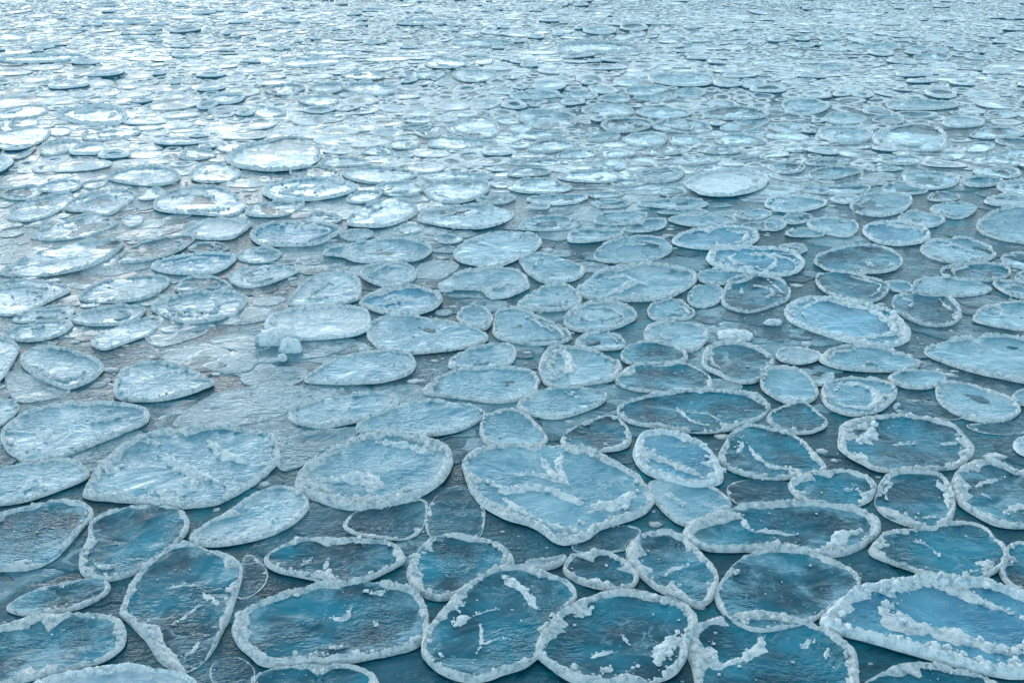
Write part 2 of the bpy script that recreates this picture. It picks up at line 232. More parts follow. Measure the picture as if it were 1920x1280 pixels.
# distant floes: style, cx, cy, rx, ry, tilt in the picture (degrees), reference
EL = [
('b8',177,217,65,17,0,'far bright bowl at left'),('n5',35,260,58,18,8,'big dark left-edge oval'),('n5',112,247,22,8,4,''),('n6',205,252,54,11,6,''),('n6',112,276,42,12,8,''),('n5',35,285,32,11,12,''),
('n6',273,331,66,17,3,'far grey oval at left'),('n5',402,325,46,18,0,''),('n6',370,290,35,9,0,''),('n7',518,292,84,29,5,'large far crusted plate'),('n5',430,278,25,7,0,''),('n6',40,212,52,11,6,''),('n5',35,235,36,8,6,''),
('n5',43,362,36,13,8,''),('n6',115,350,38,11,8,''),('n5',178,345,22,8,10,''),('n4',285,364,28,9,8,''),
('n6',890,240,50,19,0,'far round blue floe'),('n5',803,247,27,10,0,''),('n5',862,269,66,9,0,''),('n6',505,212,30,8,0,''),('n6',710,329,68,14,0,''),('n5',590,324,44,10,0,''),('n6',855,333,65,9,0,''),('n6',645,305,48,8,0,''),
('n5',708,283,28,8,0,''),('n6',757,271,32,8,0,''),('n4',755,290,22,5,0,''),('n5',780,239,27,5,0,''),('n5',783,225,27,6,0,''),
('n7',1027,225,58,18,-2,'far ridged blue oval'),('n5',975,242,22,7,0,''),('n6',1140,207,48,12,-2,''),('n6',1243,213,50,9,-2,''),('n6',1378,214,60,11,0,''),('n6',1175,235,52,12,2,''),('n6',1280,237,52,14,-2,'far lens right of middle'),('n6',1398,234,46,10,8,''),
('n6',1212,262,40,13,0,''),('n5',1287,263,34,9,0,''),('n6',1388,263,46,10,-2,''),('n4',1102,250,22,6,4,''),('n4',1135,258,30,8,9,''),('n6',1033,275,44,11,2,'far cup-shaped floe'),('n5',1015,254,53,8,2,''),('n4',975,272,18,7,0,''),
('n5',1082,290,36,8,5,''),('n5',1157,288,33,9,2,''),('n5',1255,282,40,9,3,''),('n5',1350,282,40,7,0,''),('n5',1416,248,23,6,3,''),('n5',1145,309,33,9,-2,''),('n5',1207,304,24,8,0,''),('n5',1305,301,43,8,2,''),
('n6',1107,331,57,11,0,''),('n6',1237,329,48,12,3,''),('n4',1327,318,27,8,8,''),('n5',990,323,38,8,0,''),('n5',1005,305,48,7,0,''),('n5',1178,343,33,6,0,''),('n5',1405,299,34,6,0,''),('n6',1010,350,58,13,-3,''),
('n4',1133,365,32,6,0,''),('n4',1260,360,25,8,0,''),('n5',1045,374,58,9,2,''),('w4',1012,386,19,6,0,''),('n5',1147,382,36,8,4,''),('n5',1265,382,66,9,0,''),('n4',1280,397,48,5,0,''),('n4',1412,402,32,9,0,''),('n5',1425,424,36,7,0,''),
('n5',1570,356,60,10,0,''),('n7',1694,354,43,11,-3,''),('n7',1743,338,52,16,-3,''),('n7',1912,353,42,14,-2,''),('n7',1925,489,44,16,-5,''),('n7',1935,521,36,10,0,''),('w5',1585,374,26,7,0,''),('n4',1768,369,29,8,0,''),('w5',1895,376,46,11,-3,''),
('n4',1495,409,27,11,0,''),('n4',1452,422,20,10,0,''),('n5',1508,437,35,7,-3,''),('n5',1485,468,28,10,0,''),('n4',668,440,32,9,3,''),('n4',765,430,28,9,8,''),('n4',840,447,24,9,0,''),('n5',930,374,36,8,0,''),('n5',940,345,24,7,0,''),
('b8',1508,200,46,14,2,'far white ring floe'),('b7',1725,197,68,9,0,'far white slab at right'),('n6',1583,223,37,11,0,''),('n6',1667,224,30,8,0,''),('n5',1479,240,37,10,-2,''),('b8',1585,254,53,14,0,'far thick white-rimmed oval'),('b8',1710,262,68,24,-2,'large far white plate'),
('n6',1870,250,50,10,3,''),('n5',1837,277,26,9,4,''),('n5',1905,267,34,8,-3,''),('n5',1905,288,38,8,4,''),('n6',1868,302,52,9,-4,'far flat right-edge oval'),('n6',1872,324,44,9,-3,''),('n6',1842,341,36,9,0,''),('n5',1692,301,38,8,0,''),('n5',1592,276,42,6,0,''),
('n4',1498,279,28,6,0,''),('n5',1552,304,40,7,0,''),('n6',1475,315,36,9,0,'far short oval near right'),('n6',1562,324,47,11,3,''),('n4',1655,315,35,6,0,''),('n5',1787,292,23,7,0,''),('w6',1805,229,38,10,0,'far blue-white lump'),
('b9',1118,92,78,11,0,'farthest tall white plate'),('b8',1280,149,65,11,0,'far snow-topped plate'),('b7',1003,178,46,7,2,''),('n6',1085,179,36,7,0,''),('n6',1210,170,38,9,3,''),('n6',1293,174,28,9,0,''),('n5',1230,184,38,6,0,''),('n5',1152,185,30,7,0,''),
('b8',75,110,80,7,2,'far blue ridge at left'),('w8',20,71,28,7,0,''),('b7',225,40,50,5,0,''),('b7',793,42,48,5,0,'farthest blue bar'),('b7',905,81,58,6,0,''),('b6',615,99,48,5,0,''),('b6',585,118,62,7,3,''),
('n6',695,167,48,12,0,'far oval left of middle'),('n6',615,165,33,9,2,''),('n6',533,168,37,9,2,''),('n6',598,189,38,9,0,''),('n6',682,142,40,7,-2,''),('n6',792,141,42,7,0,''),('n6',835,119,40,9,0,''),('n6',907,114,20,7,0,''),('n6',890,142,44,10,0,'far oval near middle'),
('n6',1655,88,34,6,0,'far oval at upper right'),('n6',1720,92,21,6,0,''),('n6',1560,127,32,7,3,''),('n6',1750,107,36,6,0,''),('n6',1412,156,23,9,0,''),
('s4',452,642,52,15,-6,''),('s4',1345,722,44,11,0,''),('s4',1105,500,34,9,0,''),
]
# loose white blocks: cx, cy, rx, ry, height factor, label
CH = [
(522,632,38,17,1.0,'largest of the white ice blocks, long and low, left of centre'),
(545,651,19,15,1.1,'rounded blue-white ice block in front of the long low one'),
(529,671,8,9,1.0,'smallest white ice block, just in front of the rounded one'),
(1377,627,32,12,.8,'smooth white ice lump alone in dark water, left of the bright double-rimmed floe'),
(1450,603,16,9,.7,'small pale ice lump touching the left tip of the bright double-rimmed floe'),
(1511,645,8,6,.9,'tiny white ice crumb afloat in front of the bright double-rimmed floe'),
]
# snow ridges lying on the near floes: width in metres, height in metres, polyline in photo pixels
RD = [
(.085,.045,[1690,1125,1660,1142,1682,1163,1740,1178,1800,1195,1860,1215,1920,1228,1960,1225]),
(.06,.03,[1620,1112,1700,1103,1755,1095,1810,1112,1860,1135,1920,1158]),
(.04,.018,[1340,1250,1325,1240]),(.05,.02,[1335,1200,1330,1225,1350,1247,1395,1235,1425,1212,1432,1188]),(.04,.02,[1500,1215,1527,1198]),(.03,.015,[1550,1235,1555,1216]),
(.045,.03,[1050,850,1048,875,1066,905]),(.035,.022,[1010,852,1035,884,1070,911]),(.06,.045,[915,902,950,918,1000,912,1045,922,1092,943]),(.07,.05,[1100,962,1130,947,1160,948,1182,933,1196,920]),(.03,.018,[960,888,1020,890,1068,910]),
(.045,.03,[940,930,985,960,1030,985,1065,992,1100,975]),
(.075,.05,[572,898,610,900,650,900,672,894,700,905,722,912]),(.06,.04,[700,828,745,832,785,842,815,852]),(.02,.008,[700,900,730,880,752,858]),(.05,.03,[600,925,660,935,720,932,775,912]),
(.05,.035,[222,838,260,828,302,832]),(.06,.05,[392,828,420,852,468,870]),(.06,.045,[298,848,330,868,375,890,425,912]),(.05,.035,[352,890,365,920]),(.06,.035,[195,888,228,874]),(.05,.028,[240,912,300,922,350,926]),(.04,.03,[162,925,190,888]),
(.05,.035,[165,792,205,782,242,772]),(.05,.03,[65,805,90,822,88,800]),(.05,.03,[45,842,90,850]),(.06,.04,[45,920,78,890]),
(.03,.015,[370,1097,400,1128,412,1132]),(.025,.012,[310,1102,350,1096,372,1097]),(.025,.012,[325,1170,375,1135]),(.03,.012,[320,1232,360,1222,385,1190]),
(.06,.03,[945,1082,985,1110,1005,1142]),(.05,.03,[848,1135,862,1158,850,1172]),(.015,.008,[868,1162,920,1142,962,1143]),(.015,.008,[885,1245,902,1205,902,1165]),(.015,.007,[900,1205,940,1195,958,1198]),(.04,.02,[815,1215,825,1240]),
(.06,.022,[1078,1155,1110,1137]),(.075,.035,[1228,1248,1240,1226,1262,1205,1278,1182]),(.02,.012,[1165,1190,1182,1210]),(.02,.01,[1105,1232,1130,1222,1160,1222]),(.03,.02,[1122,1256,1152,1252]),(.03,.02,[1185,1258,1195,1248]),
(.025,.012,[1245,1078,1262,1066,1290,1061,1291,1050]),(.025,.018,[1266,1098,1278,1098]),
(.02,.012,[610,1066,616,1046]),(.02,.01,[565,1060,585,1045]),(.02,.012,[608,1158,645,1156,658,1140]),(.02,.015,[700,1168,710,1166]),(.05,.03,[675,1110,712,1112,728,1108]),(.04,.02,[620,1215,660,1208]),
(.035,.05,[1392,975,1404,993]),(.03,.022,[1405,996,1445,996,1495,1001]),(.055,.05,[1530,1032,1568,1022,1578,1003,1618,996]),
(.03,.015,[1700,1010,1738,1020,1762,1042]),(.04,.025,[1830,1058,1872,1052]),(.03,.015,[1820,1072,1858,1066]),
(.09,.05,[1606,802,1642,796]),(.09,.055,[1608,832,1630,817,1640,802]),(.06,.04,[1602,850,1622,862]),(.05,.03,[1765,832,1808,827]),(.03,.015,[1672,832,1720,830]),
(.055,.04,[1558,738,1575,722,1610,720,1640,734,1647,750,1625,762,1580,760,1560,748]),
(.04,.03,[1674,895,1658,922,1668,940]),(.04,.03,[1752,900,1775,920,1778,955]),(.04,.02,[1720,975,1752,970]),
(.06,.045,[1797,888,1802,922,1818,912]),(.035,.02,[1825,915,1850,902,1885,895]),(.04,.02,[1838,922,1858,935]),(.05,.035,[1885,965,1905,952,1930,945]),
(.05,.035,[1212,854,1250,862,1290,880,1318,896]),
(.035,.022,[1268,765,1300,790,1340,800]),(.02,.012,[1290,770,1330,775,1350,788]),(.03,.015,[1500,905,1515,895]),(.03,.012,[1578,912,1600,908,1606,914,1590,919,1578,913]),
(.07,.06,[1135,556,1168,541,1185,530,1222,531]),(.05,.03,[1138,520,1172,517,1185,524]),(.05,.025,[1120,545,1110,535,1125,525]),
(.06,.04,[1395,476,1440,478,1480,486,1492,497]),(.05,.035,[1348,485,1358,492]),
(.06,.05,[1503,578,1540,564,1590,570,1640,586,1672,606,1674,622,1640,632,1590,632,1545,624]),(.03,.02,[1500,580,1512,600]),
(.06,.05,[1036,660,1058,662,1068,680,1066,700]),(.05,.03,[1018,712,1050,708]),
(.05,.04,[1622,492,1640,500]),(.05,.04,[1665,500,1680,494]),(.03,.02,[1765,565,1785,580]),(.03,.02,[1755,462,1790,458,1815,470]),
(.05,.04,[1365,432,1395,438,1405,448]),(.08,.05,[525,424,570,424,605,430]),(.05,.035,[710,572,755,560,800,562]),
(.05,.03,[1690,560,1712,562]),(.04,.03,[1875,585,1885,592]),(.05,.04,[1675,425,1720,428,1730,440]),(.07,.04,[320,370,360,362,400,368]),(.07,.04,[330,392,380,395,430,390]),
(.06,.03,[30,505,90,492,150,478]),(.05,.03,[320,590,360,580,410,590]),(.06,.04,[590,360,605,345]),(.05,.03,[520,362,570,352,625,350]),
(.05,.03,[1095,745,1060,735]),(.06,.03,[820,545,880,535]),(.04,.03,[60,690,100,708,128,712]),(.05,.03,[140,665,150,662]),
(.04,.02,[1400,830,1440,870,1500,880]),(.035,.02,[1395,815,1380,850]),(.03,.02,[1240,920,1290,945]),
(.04,.02,[460,990,500,985,520,965]),(.05,.03,[170,1065,215,1062]),(.04,.025,[20,1052,60,1056]),
(.05,.03,[1080,590,1110,600,1170,590]),(.03,.02,[1440,525,1470,550]),
]

# ------------------------------------------------------------------ noise and the swell
rng = np.random.default_rng(7); random.seed(7)
_T = rng.random((256, 256))
def vn(x, y):
    xi = np.floor(x).astype(int); yi = np.floor(y).astype(int); fx = x-xi; fy = y-yi
    fx = fx*fx*(3-2*fx); fy = fy*fy*(3-2*fy)
    a = _T[xi & 255, yi & 255]; b = _T[(xi+1) & 255, yi & 255]; c = _T[xi & 255, (yi+1) & 255]; d = _T[(xi+1) & 255, (yi+1) & 255]
    return (a*(1-fx)+b*fx)*(1-fy)+(c*(1-fx)+d*fx)*fy
def fbm(x, y, o=3):
    s = 0; a = .5
    for i in range(o): s = s+a*vn(x*2**i+17.3*i, y*2**i+9.1*i); a *= .5
    return s/(1-.5**o)
def swell(x, y):
    x = np.asarray(x, float); y = np.asarray(y, float)
    d = y+.16*x+1.6*(fbm(x/9+40, y/13+3, 2)-.5)*2
    env = np.clip((y-7)/6, 0, 1); env = env*env*(3-2*env)*np.clip((150-np.hypot(x, y))/60, 0, 1)
    return env*(.085*np.sin(.66*(d-16.2)+math.pi)+.03*np.sin(.35*x-.5*y+1.0)+.02*np.sin(1.1*x+.9*y))
def swell_n(x, y, e=.25):
    gx = (swell(x+e, y)-swell(x-e, y))/(2*e); gy = (swell(x, y+e)-swell(x, y-e))/(2*e)
    return Vector((-float(gx), -float(gy), 1)).normalized()
def ray(px, py):
    u = (px-W0/2)/FPX; v = -(py-H0/2)/FPX
    return np.array([u, math.cos(DEP)+v*math.sin(DEP), -math.sin(DEP)+v*math.cos(DEP)])
def ground(px, py):
    r = ray(px, py); z = 0.0
    for _ in range(25):
        t = (CAMZ-z)/-r[2]; x, y = r[0]*t, r[1]*t
        z = .6*z+.4*float(swell(x, y))
    return np.array([x, y, float(swell(x, y))])
def project(p):
    x, y, z = p[..., 0], p[..., 1], p[..., 2]-CAMZ
    f = y*math.cos(DEP)-z*math.sin(DEP); u = y*math.sin(DEP)+z*math.cos(DEP)
    return W0/2+FPX*x/f, H0/2-FPX*u/f

# ------------------------------------------------------------------ materials
def pmat(name):
    m = bpy.data.materials.new(name); m.use_nodes = True; t = m.node_tree
    return m, t, t.nodes['Principled BSDF']
def noise(t, vec, scale, detail=3, rough=.5, stretch=None, rot=0, dist=0):
    if stretch:
        mpn = t.nodes.new('ShaderNodeMapping'); mpn.inputs['Scale'].default_value = stretch; mpn.inputs['Rotation'].default_value = (0, 0, rot)
        t.links.new(vec, mpn.inputs[0]); vec = mpn.outputs[0]
    n = t.nodes.new('ShaderNodeTexNoise'); n.inputs['Scale'].default_value = scale; n.inputs['Detail'].default_value = detail
    n.inputs['Roughness'].default_value = rough; n.inputs['Distortion'].default_value = dist
    t.links.new(vec, n.inputs['Vector']); return n.outputs[0]
def bump(t, h, dist, strength, normal=None):
    b = t.nodes.new('ShaderNodeBump'); b.inputs['Distance'].default_value = dist
    if isinstance(strength, float): b.inputs['Strength'].default_value = strength
    else: t.links.new(strength, b.inputs['Strength'])
    t.links.new(h, b.inputs['Height'])
    if normal is not None: t.links.new(normal, b.inputs['Normal'])
    return b.outputs[0]
def ripples(t, pos):
    a = noise(t, pos, 26, 3, .55, (.50, 1, 1), R(-14), .4)
    b = noise(t, pos, 60, 2, .5, (.55, 1, 1), R(12))
    return mathn(t, 'ADD', mathn(t, 'MULTIPLY', a, .7), mathn(t, 'MULTIPLY', b, .3))
def make_water():
    m, t, p = pmat('slushy_sea_water'); g = t.nodes.new('ShaderNodeNewGeometry'); pos = g.outputs['Position']
    patch = ramp(t, noise(t, pos, .9, 4, .55, (.7, 1, 1)), .36, .60)
    fine = noise(t, pos, 9, 4, .6, (.5, 1, 1), R(-10))
    gr = mathn(t, 'MULTIPLY', patch, ramp(t, fine, .25, .7))
    col = mixc(t, gr, (.0, .058, .086), (.006, .235, .310))
    speck = ramp(t, noise(t, pos, 46, 2, .5, (.6, 1, 1)), .66, .74)
    col = mixc(t, mathn(t, 'MULTIPLY', speck, .45), col, (.30, .42, .48))
    L(t, col, p.inputs['Base Color'])
    L(t, mathn(t, 'ADD', mathn(t, 'MULTIPLY', gr, .16), .16), p.inputs['Roughness'])
    p.inputs['IOR'].default_value = 1.36
    s = mathn(t, 'ADD', mathn(t, 'MULTIPLY', gr, .2), .55)
    n1 = bump(t, noise(t, pos, 3.5, 3, .5, (.6, 1, 1)), .02, .5)
    L(t, bump(t, ripples(t, pos), .030, s, n1), p.inputs['Normal'])
    return m
def make_slab(name, deep, mid, frost, fbase, spec=1.55):
    m, t, p = pmat(name); g = t.nodes.new('ShaderNodeNewGeometry'); pos = g.outputs['Position']
    at = t.nodes.new('ShaderNodeAttribute'); at.attribute_name = 'rad'
    av = t.nodes.new('ShaderNodeAttribute'); av.attribute_name = 'vary'
    low = ramp(t, noise(t, pos, 2.3, 4, .55), .32, .7)
    col = mixc(t, low, deep, mid)
    vein = noise(t, pos, 6.5, 5, .62, (.75, 1, 1), R(-20), .9)
    vl = mathn(t, 'ABSOLUTE', mathn(t, 'SUBTRACT', vein, .5))
    veins = mathn(t, 'SUBTRACT', 1.0, ramp(t, vl, .0, .035))
    veins = mathn(t, 'MULTIPLY', veins, ramp(t, noise(t, pos, 3.1, 2, .5), .46, .66))
    edge = mathn(t, 'POWER', at.outputs['Fac'], 5.0)
    fr = noise(t, pos, 4.2, 6, .62, (.7, 1, 1), R(-12), .4)
    fsum = mathn(t, 'ADD', mathn(t, 'ADD', fr, mathn(t, 'MULTIPLY', edge, .20)), mathn(t, 'MULTIPLY', mathn(t, 'SUBTRACT', av.outputs['Fac'], .5), .16))
    fm = ramp(t, fsum, fbase, fbase+.16)
    grain = ramp(t, noise(t, pos, 55, 3, .6, (.5, 1, 1)), .30, .62)
    fmg = mathn(t, 'MULTIPLY', fm, mathn(t, 'ADD', mathn(t, 'MULTIPLY', grain, .55), .45))
    tot = mathn(t, 'MAXIMUM', mathn(t, 'MULTIPLY', fmg, .85), mathn(t, 'MULTIPLY', veins, .55))
    col = mixc(t, tot, col, frost)
    speck = ramp(t, noise(t, pos, 38, 2, .5), .70, .76)
    col = mixc(t, mathn(t, 'MULTIPLY', speck, .6), col, frost)
    L(t, col, p.inputs['Base Color'])
    L(t, mathn(t, 'ADD', mathn(t, 'MULTIPLY', tot, .35), .11), p.inputs['Roughness'])
    p.inputs['IOR'].default_value = spec
    n1 = bump(t, mathn(t, 'ADD', noise(t, pos, 5, 4, .5), mathn(t, 'MULTIPLY', veins, .35)), .022, .6)
    rm = mathn(t, 'ADD', mathn(t, 'MULTIPLY', mathn(t, 'MAXIMUM', fm, ramp(t, noise(t, pos, 1.7, 3, .55), .46, .56)), .8), .03)
    L(t, bump(t, ripples(t, pos), .032, rm, n1), p.inputs['Normal'])
    return m
def make_snow(name, c0, c1, bd=.012):
    m, t, p = pmat(name); g = t.nodes.new('ShaderNodeNewGeometry'); pos = g.outputs['Position']
    a = ramp(t, noise(t, pos, 22, 6, .65), .30, .56)
    col = mixc(t, a, c0, c1)
    L(t, col, p.inputs['Base Color']); p.inputs['Roughness'].default_value = .42; p.inputs['IOR'].default_value = 1.33
    h = noise(t, pos, 48, 5, .65)
    L(t, bump(t, h, bd, .9), p.inputs['Normal'])
    return m
M_WATER = make_water()
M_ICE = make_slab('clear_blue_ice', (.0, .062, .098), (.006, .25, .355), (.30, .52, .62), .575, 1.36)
M_ICE2 = make_slab('frosted_ice_painted_sheen', (.05, .27, .38), (.19, .43, .53), (.55, .66, .71), .535, 1.6)  # frosted ice, its colour also paled to stand for reflected sky
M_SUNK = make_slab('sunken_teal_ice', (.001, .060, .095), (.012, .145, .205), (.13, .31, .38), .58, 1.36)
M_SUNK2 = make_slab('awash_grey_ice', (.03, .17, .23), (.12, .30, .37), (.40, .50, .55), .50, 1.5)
M_BLUE = make_slab('pale_glacier_blue_ice', (.02, .22, .36), (.11, .42, .57), (.52, .66, .72), .60)
M_DUST = make_slab('snow_dusted_ice', (.22, .42, .53), (.42, .57, .65), (.72, .76, .79), .44)
M_RIM = make_snow('crumbly_frosted_ice', (.34, .49, .56), (.95, .92, .91), .026)
M_SNOW = make_snow('packed_white_snow', (.40, .54, .62), (.92, .91, .91), .012)
M_EDGE = make_snow('ice_edge_painted_shade', (.010, .07, .10), (.04, .15, .20))  # teal side wall, colour darkened to stand for the shadow under the edge

# ------------------------------------------------------------------ mesh helpers
class Buf:
    def __init__(s): s.v = []; s.f = []; s.n = 0; s.mi = []; s.rad = []; s.sm = []
    def add(s, v, f, mi=0, rad=None, flat=False):
        v = np.asarray(v, float).reshape(-1, 3); f = np.asarray(f, int)
        s.v.append(v); s.f.append((f+s.n)); s.mi.append(np.full(len(f), mi)); s.n += len(v)
        if flat: s.sm.append((sum(map(len, s.mi))-len(f), sum(map(len, s.mi))))
        s.rad.append(np.zeros(len(v)) if rad is None else np.asarray(rad, float))
def build(name, buf, mats, parent=None, smooth=True, vary=.5):
    me = bpy.data.meshes.new(name)
    v = np.concatenate(buf.v); fl = []; sizes = []; mi = np.concatenate(buf.mi)
    for f in buf.f:
        fl.append(f.ravel()); sizes.append(np.full(len(f), f.shape[1]))
    fl = np.concatenate(fl); sizes = np.concatenate(sizes)
    me.vertices.add(len(v)); me.vertices.foreach_set('co', v.astype(np.float32).ravel())
    me.loops.add(len(fl)); me.loops.foreach_set('vertex_index', fl.astype(np.int32))
    me.polygons.add(len(sizes)); st = np.concatenate([[0], np.cumsum(sizes)[:-1]])
    me.polygons.foreach_set('loop_start', st.astype(np.int32)); me.polygons.foreach_set('loop_total', sizes.astype(np.int32))
    me.polygons.foreach_set('material_index', mi.astype(np.int32))
    sm = np.full(len(sizes), smooth)
    for a0, a1 in buf.sm: sm[a0:a1] = False
    me.polygons.foreach_set('use_smooth', sm)
    for m in mats: me.materials.append(m)
    me.update(calc_edges=True)
    a = me.attributes.new('rad', 'FLOAT', 'POINT'); a.data.foreach_set('value', np.concatenate(buf.rad).astype(np.float32))
    vv = np.full(len(v), vary) if np.isscalar(vary) else vary
    a = me.attributes.new('vary', 'FLOAT', 'POINT'); a.data.foreach_set('value', vv.astype(np.float32))
    o = bpy.data.objects.new(name, me); C.objects.link(o); o.parent = parent
    return o
def gridf(nr, nc, wrap=True):
    i = np.arange(nr-1)[:, None]; k = np.arange(nc if wrap else nc-1)[None, :]; k2 = (k+1) % nc
    return np.stack([i*nc+k, i*nc+k2, (i+1)*nc+k2, (i+1)*nc+k], -1).reshape(-1, 4)
def ico():
    import bmesh
    b = bmesh.new(); bmesh.ops.create_icosphere(b, subdivisions=2, radius=1)
    v = np.array([x.co[:] for x in b.verts]); f = np.array([[q.index for q in p.verts] for p in b.faces]); b.free()
    b = bmesh.new(); bmesh.ops.create_icosphere(b, subdivisions=1, radius=1)
    v2 = np.array([x.co[:] for x in b.verts]); f2 = np.array([[q.index for q in p.verts] for p in b.faces]); b.free()
    b = bmesh.new(); bmesh.ops.create_icosphere(b, subdivisions=4, radius=1)
    v3 = np.array([x.co[:] for x in b.verts]); f3 = np.array([[q.index for q in p.verts] for p in b.faces]); b.free()
    return (v, f), (v2, f2), (v3, f3)
ICO2, ICO1, ICO4 = ico()
def crumb(buf, p, s, flat=.6, lod=0, mi=0):
    v, f = ICO2 if lod == 0 else ICO1
    j = 1+.38*(rng.random(len(v))-.5)*1.6
    a = rng.random()*6.28; st = .7+.6*rng.random(3)
    q = v*j[:, None]*st*np.array([s, s, s*flat]); c, si = math.cos(a), math.sin(a)
    q = np.stack([q[:, 0]*c-q[:, 1]*si, q[:, 0]*si+q[:, 1]*c, q[:, 2]], 1)+p
    buf.add(q, f, mi, flat=True)
def catmull(P, n):
    P = np.asarray(P); k = len(P); t = np.linspace(0, k, n, endpoint=False); i = np.floor(t).astype(int); u = (t-i)[:, None]
    p0, p1, p2, p3 = P[(i-1) % k], P[i % k], P[(i+1) % k], P[(i+2) % k]
    return .5*((2*p1)+(-p0+p2)*u+(2*p0-5*p1+4*p2-p3)*u**2+(-p0+3*p1-3*p2+p3)*u**3)
def polar(P, N):
    """outline around its centre as radius over angle (P: n x 2, centred)"""
    D = catmull(P, 720); a = np.unwrap(np.arctan2(D[:, 1], D[:, 0])); r = np.hypot(D[:, 0], D[:, 1])
    a = np.mod(a, 2*math.pi); o = np.argsort(a); a = a[o]; r = r[o]
    th = np.linspace(0, 2*math.pi, N, endpoint=False)
    rr = np.interp(th, np.concatenate([a-2*math.pi, a, a+2*math.pi]), np.tile(r, 3))
    k = max(1, N//56); ker = np.ones(2*k+1)/(2*k+1)
    return th, np.convolve(np.concatenate([rr[-k:], rr, rr[:k]]), ker, 'valid')

# ------------------------------------------------------------------ the sea: one sheet to the horizon
def sea():
    na = 420; r = np.concatenate([[.15], np.geomspace(.4, 60, 330), np.geomspace(62, 160, 40), np.geomspace(180, 9000, 30)])
    a = np.linspace(0, 2*math.pi, na, endpoint=False)
    # more columns ahead of the camera
    a = a+.72*np.sin(a-math.pi/2-math.pi)*1.0
    rr, aa = np.meshgrid(r, a, indexing='ij'); x = rr*np.cos(aa); y = rr*np.sin(aa)
    b = Buf(); b.add(np.stack([x, y, swell(x, y)], -1), gridf(len(r), na)[:, ::-1])
    c = len(r)*na
    b.v.append(np.array([[0, 0, 0.]])); b.n += 1; b.rad.append(np.zeros(1))
    k = np.arange(na); b.f.append(np.stack([k, (k+1) % na, np.full(na, c)], 1)[:, ::-1]*1); b.mi.append(np.zeros(na, int))
    o = build('water', b, [M_WATER]); o['kind'] = 'structure'
    return o
sea()

